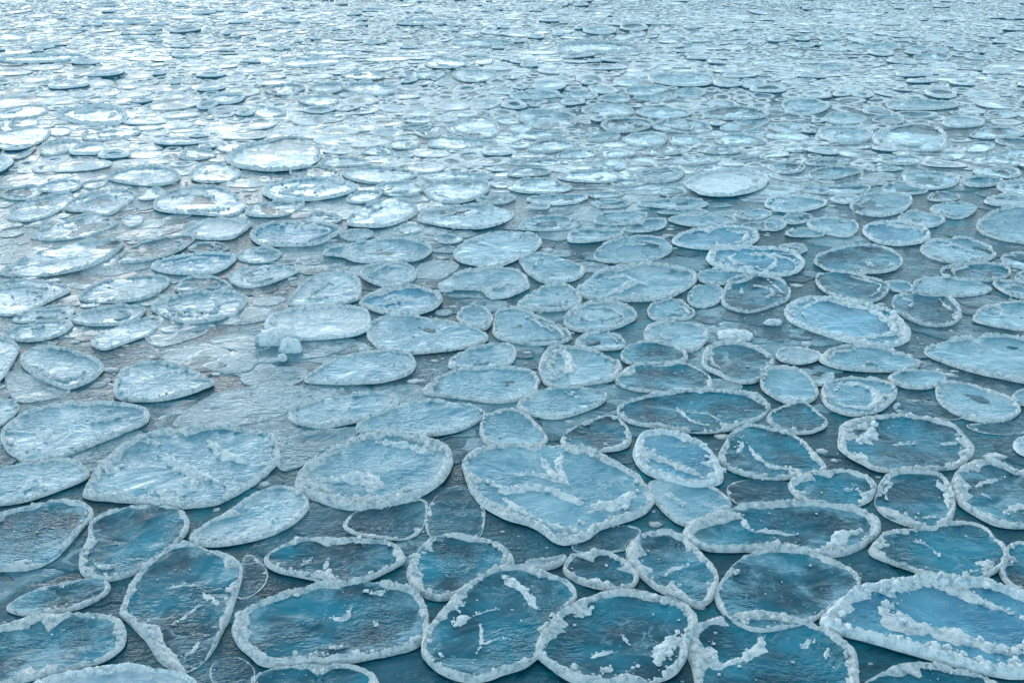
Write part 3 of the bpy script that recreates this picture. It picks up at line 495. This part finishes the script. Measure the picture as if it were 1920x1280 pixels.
# ------------------------------------------------------------------ one floe with its parts
floes = []      # dicts: centre, pixel centre, outline (world xy), plane
def plane_hit(px, py, c, n):
    r = ray(px, py); o = np.array([0, 0, CAMZ]); t = np.dot(c-o, n)/np.dot(r, n); return o+r*t
def make_floe(style, P, idx):
    P = np.asarray(P, float).reshape(-1, 2)
    kind, rs = style[0], int(style[1])/9.0
    area = .5*abs(np.dot(P[:, 0], np.roll(P[:, 1], 1))-np.dot(P[:, 1], np.roll(P[:, 0], 1)))
    cx, cy = P.mean(0) if len(P) < 4 else ((P.max(0)+P.min(0))/2*.5+P.mean(0)*.5)
    wpx = P[:, 0].max()-P[:, 0].min()
    lr = random.Random(idx*31+5)
    lift = {'n': .021, 's': .008, 'w': .026, 'b': .036}[kind]*(.8+.5*lr.random())*(1-.5*min(1, max(0, (900-cy)/500)))
    if idx in LIFT: lift += LIFT[idx]
    c = ground(cx, cy); n = swell_n(c[0], c[1])
    far = min(1.0, c[1]/14)
    ta, tb = lr.gauss(0, .006), lr.gauss(0, .006)
    if kind == 's': ta *= .2; tb *= .2
    n = (n+Vector((ta, tb, 0))).normalized(); nn = np.array(n)
    c = c+np.array([0, 0, lift]); 
    # outline seen at the height of the floe's top
    Wp = np.array([plane_hit(x, y, c, nn) for x, y in P])
    ce = Wp.mean(0)*.5+(Wp.max(0)+Wp.min(0))/4; ce = ce-nn*np.dot(ce-c, nn)
    q = Vector((0, 0, 1)).rotation_difference(n)
    root = bpy.data.objects.new('ice_floe', None); C.objects.link(root); root.empty_display_size = .2
    base = Vector(ce)-n*lift; root.location = base; root.rotation_mode = 'QUATERNION'; root.rotation_quaternion = q
    inv = q.inverted(); loc = np.array([inv @ (Vector(w)-base) for w in Wp])[:, :2]
    size = math.sqrt(max(1e-6, .5*abs(np.dot(loc[:, 0], np.roll(loc[:, 1], 1))-np.dot(loc[:, 1], np.roll(loc[:, 0], 1)))/math.pi))
    big = wpx > 130
    Na = int(np.clip(wpx*1.5, 56, 520)); th, r0 = polar(loc, Na)
    ox, oy = ce[0]*3.1, ce[1]*3.1; ct, st = np.cos(th), np.sin(th)
    X, Y = ct*r0, st*r0
    r0 = r0*(1+.035*(fbm((X+ce[0])*6, (Y+ce[1])*6, 3)-.5)*2)
    thick = .05
    # slab: centre fan + rings, raised edge lip
    fr = np.array([.0, .12, .26, .42, .56, .68, .78, .86, .92, .965, .99, 1.0, .985, .96]) if wpx > 60 else np.array([0, .35, .65, .85, .95, 1.0, .97])
    nb = 3 if wpx > 60 else 2
    r0 = r0*1.02
    rr = fr[1:, None]*r0[None, :]; x = rr*ct; y = rr*st
    wx, wy = x+ce[0], y+ce[1]
    prof = lift-.008*(1-np.clip((fr[1:]-.30)/.62, 0, 1)**1.6)*(kind != 's')
    z = prof[:, None]+(fbm(wx*4, wy*4, 3)-.5)*.020*(kind != 's')+(fbm(wx*12, wy*15, 3)-.5)*.012
    z[-nb] = lift-.006; z[-1] = -.06
    if nb == 3: z[-2] = lift*.3-.01
    b = Buf()
    V = np.concatenate([[[0, 0, float(lift-.008*(kind != 's')+(fbm(np.array(ce[0]*4), np.array(ce[1]*4), 3)-.5)*.016*(kind != 's'))]], np.stack([x, y, z], -1).reshape(-1, 3)])
    G = gridf(len(fr)-1, Na)[:, ::-1]+1
    rad = np.concatenate([[0], np.repeat(fr[1:], Na)])
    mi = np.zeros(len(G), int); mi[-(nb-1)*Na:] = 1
    k = np.arange(Na)
    b.v.append(V); b.n = len(V); b.rad.append(rad); b.f.append(G); b.mi.append(mi)
    b.f.append(np.stack([np.zeros(Na, int), 1+k, 1+(k+1) % Na], 1)); b.mi.append(np.zeros(Na, int))
    vary = lr.random()
    sm = {'n': M_ICE if lr.random() < (1.1 if cy > 1000 or (cx > 1330 and cy > 800) else (.45 if cx > 1200 and cy > 480 else .10)) else M_ICE2, 's': M_SUNK2 if cy < 900 and cx < 1350 else M_SUNK, 'w': M_DUST, 'b': M_BLUE if cy > 400 else M_ICE2}[kind]  # farther and left plates mostly get the ice paled for sky sheen
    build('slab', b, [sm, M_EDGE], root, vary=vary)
    # crumbly rim: a band with a noisy half-round section, broken up along its length
    W = (.032+.043*rs)*(1-.22*min(1, max(0, (950-cy)/300)))*(.75+.5*lr.random())*min(1.25, .55+size*.9)*(1+.25*(kind == 'b'))
    Hh = (.012+.028*rs)*(.7+.5*lr.random())*min(1.2, .6+size*.8)*(1.05 if kind == 'b' else 1)*(.35 if kind == 's' else 1)*(1+.5*max(0, far-.5))
    npr = 18 if wpx > 170 else (12 if wpx > 60 else 7)
    s = np.linspace(0, 1, npr)**1.15
    ph = lr.random()*50
    wn = .28+1.2*fbm(ct*3.2*size*2+ph, st*3.2*size*2+ph, 3)
    bank = np.clip((fbm(ct*1.9+ph+70, st*1.9+ph, 2)+.06*np.cos(th+math.pi/2)-.54)*4, 0, 1)
    wn = wn*(1+1.5*bank)
    hn = .2+.65*fbm(ct*5*size*2+ph+9, st*5*size*2+ph, 3)
    gap = np.clip((fbm(ct*2.2+ph+31, st*2.2+ph, 2)-(.36 if kind in 'ns' else .22)+.22*rs)*6, 0, 1)
    gap = np.maximum(gap, .12)
    Wt = np.minimum(W*wn*(.45+.55*gap), r0*.62); Ht = Hh*(.35+1.3*hn)*gap
    tooth = (fbm(ct*r0*22+ce[0]*9, st*r0*22+ce[1]*9, 3)-.5)*1.3
    Wi = np.maximum(Wt+.020*min(1.3, size*2.2)*tooth, .012)
    inw = s[:, None]*Wi[None, :]
    rad2 = r0[None, :]+.008-inw
    xx, yy = rad2*ct, rad2*st; wx, wy = xx+ce[0], yy+ce[1]
    crest = .38
    prf = np.where(s < crest, np.clip(s/crest, 0, 1)**.6, np.clip(1-(s-crest)/(1-crest), 0, 1)**1.1)
    cr = .55*fbm(wx*17, wy*17, 3)+.45*(1-np.abs(fbm(wx*34+7, wy*34, 2)*2-1)*1.5)
    zz = lift-.004+prf[:, None]*Ht[None, :]*(.45+1.0*cr)+(fbm(wx*55, wy*55, 2)-.5)*.019*min(1, size*2)*(prf[:, None] > .05)
    zz[0] = lift*.42; zz[1] = lift*.7+.25*(zz[1]-lift); zz[-1] = lift-.012
    jit = (fbm(wx*30+5, wy*30, 2)-.5)*.035*min(1, size*1.5)*np.sin(np.pi*s)[:, None]
    xx = xx+jit*ct; yy = yy+jit*st
    b = Buf(); b.add(np.stack([xx, yy, zz], -1), gridf(npr, Na), 0, np.ones(npr*Na))
    # broken crumbs along the rim
    if wpx > 55:
        ncr = int(size*2*math.pi/.055*(.5+rs)*(1.6 if kind in 'bw' else 1)*(.3 if kind == 's' else 1))
        for _ in range(min(ncr, 320)):
            kk = rng.integers(Na)
            if rng.random() > gap[kk]: continue
            dd = Wt[kk]*(.15+.8*rng.random()); rr_ = r0[kk]-dd
            sz = (.004+.019*rng.random()**2.8)*(.6+.5*rs+.3*(kind == 'b'))
            crumb(b, np.array([ct[kk]*rr_, st[kk]*rr_, lift+Ht[kk]*.55*(.5+rng.random())]), sz, .7, 0 if wpx > 170 else 1)
    if wpx > 110 and kind != 's':
        for _ in range(int(3+9*size*(.3+lr.random()))):
            kk = rng.integers(Na); u = rng.random()**.5*.9
            crumb(b, np.array([ct[kk]*r0[kk]*u, st[kk]*r0[kk]*u, lift+.002]), .004+.010*rng.random()**2, .5, 1)
    build('rim', b, [M_SNOW if kind in 'bw' and lr.random() < .8 else M_RIM], root)
    # low arcs of drifted snow on the farther plates
    if kind != 's' and 50 < wpx < 190 and (kind == 'b' or lr.random() < .6) and cy < 700:
        for _ in range(1 if lr.random() < .6 else 2):
            m_ = 34; a0 = lr.random()*6.28; a1 = a0+lr.uniform(.9, 2.8); tt = np.linspace(a0, a1, m_); f0 = lr.uniform(.35, .78)
            f_ = f0+.14*(fbm(np.cos(tt)*2+ph, np.sin(tt)*2, 2)-.5)*2; rr0 = np.interp(np.mod(tt, 2*math.pi), np.append(th, 2*math.pi), np.append(r0, r0[0]))*f_
            tp = np.sin(np.pi*np.linspace(0, 1, m_))**.5; sv = np.linspace(-1, 1, 9); ww = W*.62*(.3+1.3*fbm(tt*3+ph, tt, 2))*tp
            ra = rr0[None]+sv[:, None]*ww[None]; xa, ya = ra*np.cos(tt), ra*np.sin(tt)
            za = lift-.008-.004+(1-np.abs(sv[:, None])**1.5)*tp[None]*(Hh*.8+.010)*(.3+1.1*fbm((xa+ce[0])*18, (ya+ce[1])*18, 3))
            b = Buf(); b.add(np.stack([xa, ya, za], -1), gridf(9, m_, False)[:, ::-1])
            for _ in range(10):
                j = rng.integers(m_); crumb(b, np.array([rr0[j]*math.cos(tt[j]), rr0[j]*math.sin(tt[j]), lift+.004]), .006+.018*rng.random()**2, .6, 1)
            build('snow_ridge', b, [M_SNOW if kind == 'b' else M_RIM], root)
    n_xy = np.stack([ct*r0, st*r0], 1)
    outw = np.array([(q @ Vector((a, bb, 0)))+base for a, bb in n_xy[::max(1, Na//48)]])
    d = dict(root=root, px=cx, py=cy, w=wpx, h=P[:, 1].max()-P[:, 1].min(), P=P, lift=lift, q=q, inv=inv, base=base, kind=kind, rs=rs, size=size, out=outw, ce=ce, n=n)
    floes.append(d); return d
LIFT = {10: .03, 12: .02}
items = [f for f in FL if f]
for i, f in enumerate(items):
    d = make_floe(f[0], f[1], i); d['ref'] = f[2]; d['label'] = f[3]
for i, e in enumerate(EL):
    st, cx, cy, rx, ry, tl, ref = e
    lr = random.Random(900+i); a = np.linspace(0, 2*math.pi, 14, endpoint=False)
    m = 1+.10*np.sin(2*a+lr.random()*6)*lr.random()+.07*np.sin(3*a+lr.random()*6)+.03*np.array([lr.uniform(-1, 1) for _ in a])
    X = rx*m*np.cos(a); Y = ry*m*np.sin(a); t = -R(tl)
    P = np.stack([cx+X*math.cos(t)-Y*math.sin(t), cy+X*math.sin(t)+Y*math.cos(t)], 1)
    d = make_floe(st, P, 400+i); d['ref'] = ref; d['label'] = ''

# snow ridges on the near floes
def inside(P, x, y):
    n = len(P); c = False; j = n-1
    for i in range(n):
        if (P[i, 1] > y) != (P[j, 1] > y) and x < (P[j, 0]-P[i, 0])*(y-P[i, 1])/(P[j, 1]-P[i, 1])+P[i, 0]: c = not c
        j = i
    return c
def ridge(w, h, pl):
    pl = np.asarray(pl, float).reshape(-1, 2); m = pl.mean(0)
    cand = [d for d in floes if sum(inside(d['P'], *p) for p in pl)*2 >= len(pl)]
    if not cand: cand = [d for d in floes if inside(d['P'], *m)]
    if not cand: return
    d = min(cand, key=lambda d: (d['px']-m[0])**2+(d['py']-m[1])**2)
    nn = np.array(d['n']); c = np.array(d['base'])+nn*d['lift']
    pts = np.array([(d['inv'] @ (Vector(plane_hit(x, y, c, nn))-d['base'])) for x, y in pl])[:, :2]
    k = 14; T = np.linspace(0, len(pts)-1, (len(pts)-1)*k+1); i0 = np.minimum(T.astype(int), len(pts)-2); u = (T-i0)[:, None]
    Pm = np.concatenate([[2*pts[0]-pts[1]], pts, [2*pts[-1]-pts[-2]]])
    p0, p1, p2, p3 = Pm[i0], Pm[i0+1], Pm[i0+2], Pm[i0+3]
    Q = .5*((2*p1)+(-p0+p2)*u+(2*p0-5*p1+4*p2-p3)*u**2+(-p0+3*p1-3*p2+p3)*u**3)
    tg = np.gradient(Q, axis=0); tg /= np.linalg.norm(tg, axis=1)[:, None]+1e-9; nr = np.stack([-tg[:, 1], tg[:, 0]], 1)
    n = len(Q); ln = np.linspace(0, 1, n); tap = np.clip(np.sin(np.pi*ln), 0, 1)**.45
    cx0, cy0 = d['ce'][0], d['ce'][1]
    wv = w*1.35*(.25+1.5*fbm(Q[:, 0]*9+cx0, Q[:, 1]*9+cy0, 3)**1.3)*(.2+.8*tap)
    s = np.linspace(-1, 1, 21)
    V = Q[None]+nr[None]*(s[:, None]*wv[None, :]*.75)[..., None]
    a, bb = V[..., 0]+cx0, V[..., 1]+cy0
    sk = np.where(s < .35, (s+1)/1.35, (1-s)/.65)[:, None]
    hz = h*(1.15*fbm(a*17, bb*17, 4)+.12)*tap[None]*sk**.9
    V = V+nr[None]*((fbm(a*26+3, bb*26, 2)-.5)*w*.8)[..., None]
    z = d['lift']-.008-.004+hz
    b = Buf(); b.add(np.concatenate([V, z[..., None]], -1), gridf(21, n, False))
    length = np.linalg.norm(np.diff(Q, axis=0), axis=1).sum()
    for _ in range(int(length/.022)+3):
        j = rng.integers(n); ss = rng.uniform(-.8, .8)
        p = Q[j]+nr[j]*ss*wv[j]*.7
        crumb(b, np.array([p[0], p[1], d['lift']+h*.7*tap[j]*(1-abs(ss))*rng.random()*1.2+.003]), (.004+.28*w*rng.random()**3), .65, 0)
    build('snow_ridge', b, [M_SNOW], d['root'])
for rd in RD: ridge(*rd)

# loose white blocks
def chunk(cx, cy, rx, ry, hf, label):
    c = ground(cx, cy+ry*.5); pxm = FPX/np.dot(c-np.array([0, 0, CAMZ]), np.array([0, math.cos(DEP), -math.sin(DEP)]))
    v, f = ICO4; a, b_, h = rx/pxm, rx/pxm*.62, 1.15*ry/pxm*hf
    nz = fbm(v[:, 0]*2.2+cx, v[:, 1]*2.2+v[:, 2]*1.7, 4); nz2 = fbm(v[:, 0]*9+cx, v[:, 1]*9+v[:, 2]*8, 3)
    s = np.sign(v)*np.abs(v)**.72
    q = s*(.72+.5*nz+.14*nz2)[:, None]*np.array([a, b_, h])
    b = Buf(); b.add(q+np.array([0, 0, h*.25]), f)
    o = build('ice_block', b, [M_SNOW]); o.location = c
    o['label'] = label; o['category'] = 'ice block'
    return o
for k in CH: chunk(*k)

# ------------------------------------------------------------------ labels: which one, told from a named neighbour
for d in floes:
    d['root']['category'] = 'ice floe'; d['root']['group'] = 'round pancake ice floes crowding the sea'
refs = [d for d in floes if d['ref']]
def dirof(a, b):
    dx = (b['px']-a['px']); dy = (b['py']-a['py'])*2.4
    if abs(dx) >= abs(dy): return 'right of' if dx > 0 else 'left of'
    return 'in front of' if dy > 0 else 'behind'
def dist(a, b): return math.hypot(b['px']-a['px'], (b['py']-a['py'])*2.4)
rank = {}
vis = [d for d in floes]
for r in refs:
    for dn in ('right of', 'left of', 'in front of', 'behind'):
        s = sorted([d for d in vis if d is not r and dirof(r, d) == dn], key=lambda d: dist(r, d))
        for k, d in enumerate(s[:5]): rank.setdefault(id(d), []).append((k, dist(r, d), dn, r))
ORD = ['nearest', 'second', 'third', 'fourth', 'fifth']
used = set()
def words(d, full=True):
    asp = d['w']/max(1, d['h'])*math.sin(max(.06, DEP+math.atan((d['py']-640)/FPX)))
    sh = 'long' if asp > 1.35 else ('narrow' if asp < .75 else ('round' if .9 < asp < 1.12 else 'oval'))
    sz = 'broad' if d['size'] > .42 else ('small' if d['size'] < .22 else 'middling')
    rim = {'s': 'sunken', 'w': 'snowy', 'b': 'white-rimmed'}.get(d['kind'], 'thick-rimmed' if d['rs'] > .7 else ('rimmed' if d['rs'] > .5 else 'thin-rimmed'))
    return sz, sh, rim
for d in floes:
    if not d['label']:
        sz, sh, rim = words(d)
        if d['ref']:
            hy = d['ref']; lab = f"{hy}, {sz} {sh} {rim} floe in the distance"
        else:
            k, _, dn, r = min(rank.get(id(d), []), key=lambda t: (t[0]*70+t[1]), default=(9, 0, 'near', refs[0]))
            o = ORD[k] if k < 5 else 'one'
            lab = f"{sz} {sh} {rim} floe, {o} {dn} the {r['ref']}"
        d['label'] = lab
    while d['label'] in used: d['label'] += ' too'
    used.add(d['label']); d['root']['label'] = d['label']

# ------------------------------------------------------------------ the uncounted rest of the pack
def fill():
    pts = []; cell = {}; cs = .9
    obs = np.concatenate([d['out'][:, :2] for d in floes]); 
    oc = {}
    for i, p in enumerate(obs): oc.setdefault((int(p[0]//cs), int(p[1]//cs)), []).append(i)
    # traced plates as raster of occupied cells
    g = .08; occ = set()
    for d in floes:
        o = d['out'][:, :2]; c = d['ce'][:2]; mx = np.abs(o-c).max()+.05
        xs = np.arange(-mx, mx, g); gx, gy = np.meshgrid(xs, xs); 
        a = np.arctan2(gy, gx); rr = np.hypot(gx, gy)
        oa = np.arctan2(o[:, 1]-c[1], o[:, 0]-c[0]); od = np.hypot(o[:, 0]-c[0], o[:, 1]-c[1]); so_ = np.argsort(oa)
        lim = np.interp(a, np.concatenate([oa[so_]-2*math.pi, oa[so_], oa[so_]+2*math.pi]), np.tile(od[so_], 3))
        for x, y in zip((gx+c[0])[rr < lim+.04], (gy+c[1])[rr < lim+.04]): occ.add((int(x//g), int(y//g)))
    def ok_region(x, y):
        p = np.array([x, y, 0.0]);
        if y < .3: return True
        px, py = project(p)
        inx = -25 < px < W0+25
        return (not inx) or py < 330 or py > H0+60
    sizes = [(.58, 200), (.38, 2600), (.27, 16000), (.19, 34000), (.12, 24000)]
    out = []
    for r, n in sizes:
        for _ in range(n):
            y = 56*math.sqrt(rng.random())-0.5 if rng.random() < .8 else rng.uniform(-.5, 22)
            x = rng.uniform(-1, 1)*(y*.56+5)
            if y < 1.0 and abs(x) < 1.2: pass
            rr = r*rng.uniform(.8, 1.2)*(1-.30*min(1, max(0, (y-17)/16)))
            if not ok_region(x, y): continue
            if (int(x//g), int(y//g)) in occ: continue
            ci, cj = int(x//cs), int(y//cs); bad = False
            for i in range(ci-2, ci+3):
                for j in range(cj-2, cj+3):
                    for (qx, qy, qr) in cell.get((i, j), ()):
                        if (qx-x)**2+(qy-y)**2 < (.86*(rr+qr))**2: bad = True; break
                    if bad: break
                    for k in oc.get((i, j), ()):
                        if (obs[k, 0]-x)**2+(obs[k, 1]-y)**2 < (.8*rr)**2: bad = True; break
                    if bad: break
                if bad: break
            if bad: continue
            # keep inside the open region
            if not (ok_region(x+rr*.9, y) and ok_region(x-rr*.9, y) and ok_region(x, y-rr*.8)): continue
            cell.setdefault((ci, cj), []).append((x, y, rr)); out.append((x, y, rr))
    A = np.array(out); b = Buf(); varys = []
    print('pack floes', len(A))
    for x, y, r in out:
        ci, cj = int(x//cs), int(y//cs); nb = []; ob = []
        for i in range(ci-2, ci+3):
            for j in range(cj-2, cj+3):
                nb += [q for q in cell.get((i, j), ()) if (q[0] != x or q[1] != y)]
                ob += oc.get((i, j), [])
        farf = y > 26
        Na = 16 if farf else (26 if y > 10 else 40)
        th = np.linspace(0, 2*math.pi, Na, endpoint=False)
        rad = np.full(Na, r*1.22)
        if nb:
            q = np.array(nb); dx = q[:, 0]-x; dy = q[:, 1]-y; dd = np.hypot(dx, dy); ph = np.arctan2(dy, dx)
            lim = (dd**2+r**2-q[:, 2]**2)/(2*dd)*.97
            cth = np.cos(th[:, None]-ph[None]); v = np.where(cth > .05, lim[None]/np.maximum(cth, .05), 9)
            rad = np.minimum(rad, v.min(1))
        if ob:
            q = obs[ob]; dx = q[:, 0]-x; dy = q[:, 1]-y; dd = np.hypot(dx, dy); ph = np.arctan2(dy, dx)
            cth = np.cos(th[:, None]-ph[None]); v = np.where(cth > .3, dd[None]*.97/np.maximum(cth, .3), 9)
            rad = np.minimum(rad, v.min(1))
        rad = np.maximum(rad, .03)
        for _ in range(3): rad = .5*rad+.25*(np.roll(rad, 1)+np.roll(rad, -1))
        rad *= 1+.05*(rng.random(Na)-.5)+.17*np.sin(2*th+rng.random()*6)*rng.random()+.05*np.sin(3*th+rng.random()*6)
        bright = rng.random() < (.05 if r < .3 else .12)
        lift = rng.uniform(.002, .009)*(.6+r)+(.04 if bright else 0)
        Hh = (rng.uniform(.004, .016)+(.022 if bright else 0))*(.6+r*1.1)*(1+.4*(y > 18))
        W = min(.5, rng.uniform(.05, .13)/r)
        fr = np.array([.45, 1-W*1.3, 1-W*.6, 1-W*.15, 1.0, .97]); n = swell_n(x, y); n = n+Vector((rng.normal(0, .024), rng.normal(0, .024), 0))
        rn = rng.random(Na); rn = .5*rn+.25*(np.roll(rn, 1)+np.roll(rn, -1))
        rr = fr[:, None]*rad; X = rr*np.cos(th); Y = rr*np.sin(th)
        Z = np.zeros_like(X); Z[0] = lift; Z[1] = lift+.1*Hh; Z[2] = lift+Hh*(.3+1.2*rn); Z[3] = lift+Hh*(.2+.8*rn); Z[4] = lift*.7; Z[5] = -.04
        z0 = float(swell(x, y)); Z = Z+z0-(n.x*X+n.y*Y)/n.z
        V = np.concatenate([[[x, y, z0+lift]], np.stack([X+x, Y+y, Z], -1).reshape(-1, 3)])
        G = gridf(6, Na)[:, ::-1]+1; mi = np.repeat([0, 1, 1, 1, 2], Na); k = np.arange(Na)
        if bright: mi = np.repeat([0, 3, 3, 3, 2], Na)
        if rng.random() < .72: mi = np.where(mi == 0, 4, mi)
        b.v.append(V); b.f.append(G+b.n); b.mi.append(mi); b.f.append(np.stack([np.zeros(Na, int), 1+k, 1+(k+1) % Na], 1)+b.n)
        b.mi.append(np.full(Na, 4 if (mi == 4).any() else 0)); b.n += len(V)
        b.rad.append(np.concatenate([[0], np.repeat(fr, Na)])); varys.append(np.full(len(V), rng.random()))
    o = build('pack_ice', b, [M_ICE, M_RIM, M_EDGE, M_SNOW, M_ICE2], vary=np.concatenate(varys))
    o['kind'] = 'stuff'; o['label'] = 'countless pancake floes packed together into the distance'; o['category'] = 'pack ice'
    # thin skins of slush, partly under the plates
    b = Buf(); vs = []
    for q in range(4200):
        y = 2.2+(20)*rng.random()**.9; x = rng.uniform(-1, 1)*(y*.56+1.2)
        if (int(x//g), int(y//g)) in occ: continue
        r = .07+.30*rng.random()**1.6; Na = 26; th = np.linspace(0, 2*math.pi, Na, endpoint=False)
        rd = r*(.62+.75*fbm(np.cos(th)*1.6+q*.37, np.sin(th)*1.6+q*.71, 3)); fr = np.array([.5, .85, .96, 1.03])
        rr = fr[:, None]*rd; X = rr*np.cos(th)*1.25; Y = rr*np.sin(th); z0 = .0022+.004*rng.random()
        Z = np.stack([swell(x+X[k], y+Y[k])+[z0, z0+.001, z0, -.01][k] for k in range(4)])
        V = np.concatenate([[[x, y, float(swell(x, y))+z0]], np.stack([X+x, Y+y, Z], -1).reshape(-1, 3)])
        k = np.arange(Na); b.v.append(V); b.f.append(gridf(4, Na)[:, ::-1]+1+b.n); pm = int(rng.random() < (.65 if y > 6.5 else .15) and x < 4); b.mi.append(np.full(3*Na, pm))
        b.f.append(np.stack([np.zeros(Na, int), 1+k, 1+(k+1) % Na], 1)+b.n); b.mi.append(np.full(Na, pm)); b.n += len(V)
        b.rad.append(np.zeros(len(V))); vs.append(np.full(len(V), rng.random()))
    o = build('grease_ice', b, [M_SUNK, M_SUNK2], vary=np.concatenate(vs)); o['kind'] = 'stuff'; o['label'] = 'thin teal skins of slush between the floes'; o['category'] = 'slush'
    # crumbs and flakes afloat in the slush between the plates
    b = Buf(); n = 0
    for _ in range(14000):
        y = 2+33*rng.random()**1.1; x = rng.uniform(-1, 1)*(y*.56+1)
        if (int(x//g), int(y//g)) in occ: continue
        if fbm(np.array(x*.8+60), np.array(y*.8), 2) < .5: continue
        s = .008+.05*rng.random()**3.5; z = float(swell(x, y))
        v, f = ICO1; q = v*(1+.5*(rng.random(len(v))-.5))[:, None]*np.array([s*rng.uniform(1, 2), s, .006+.12*s])+np.array([x, y, z])
        b.add(q, f); n += 1
    o = build('brash_ice', b, [M_RIM]); o['kind'] = 'stuff'; o['label'] = 'scattered ice crumbs afloat in the slush between floes'; o['category'] = 'ice crumbs'
fill()
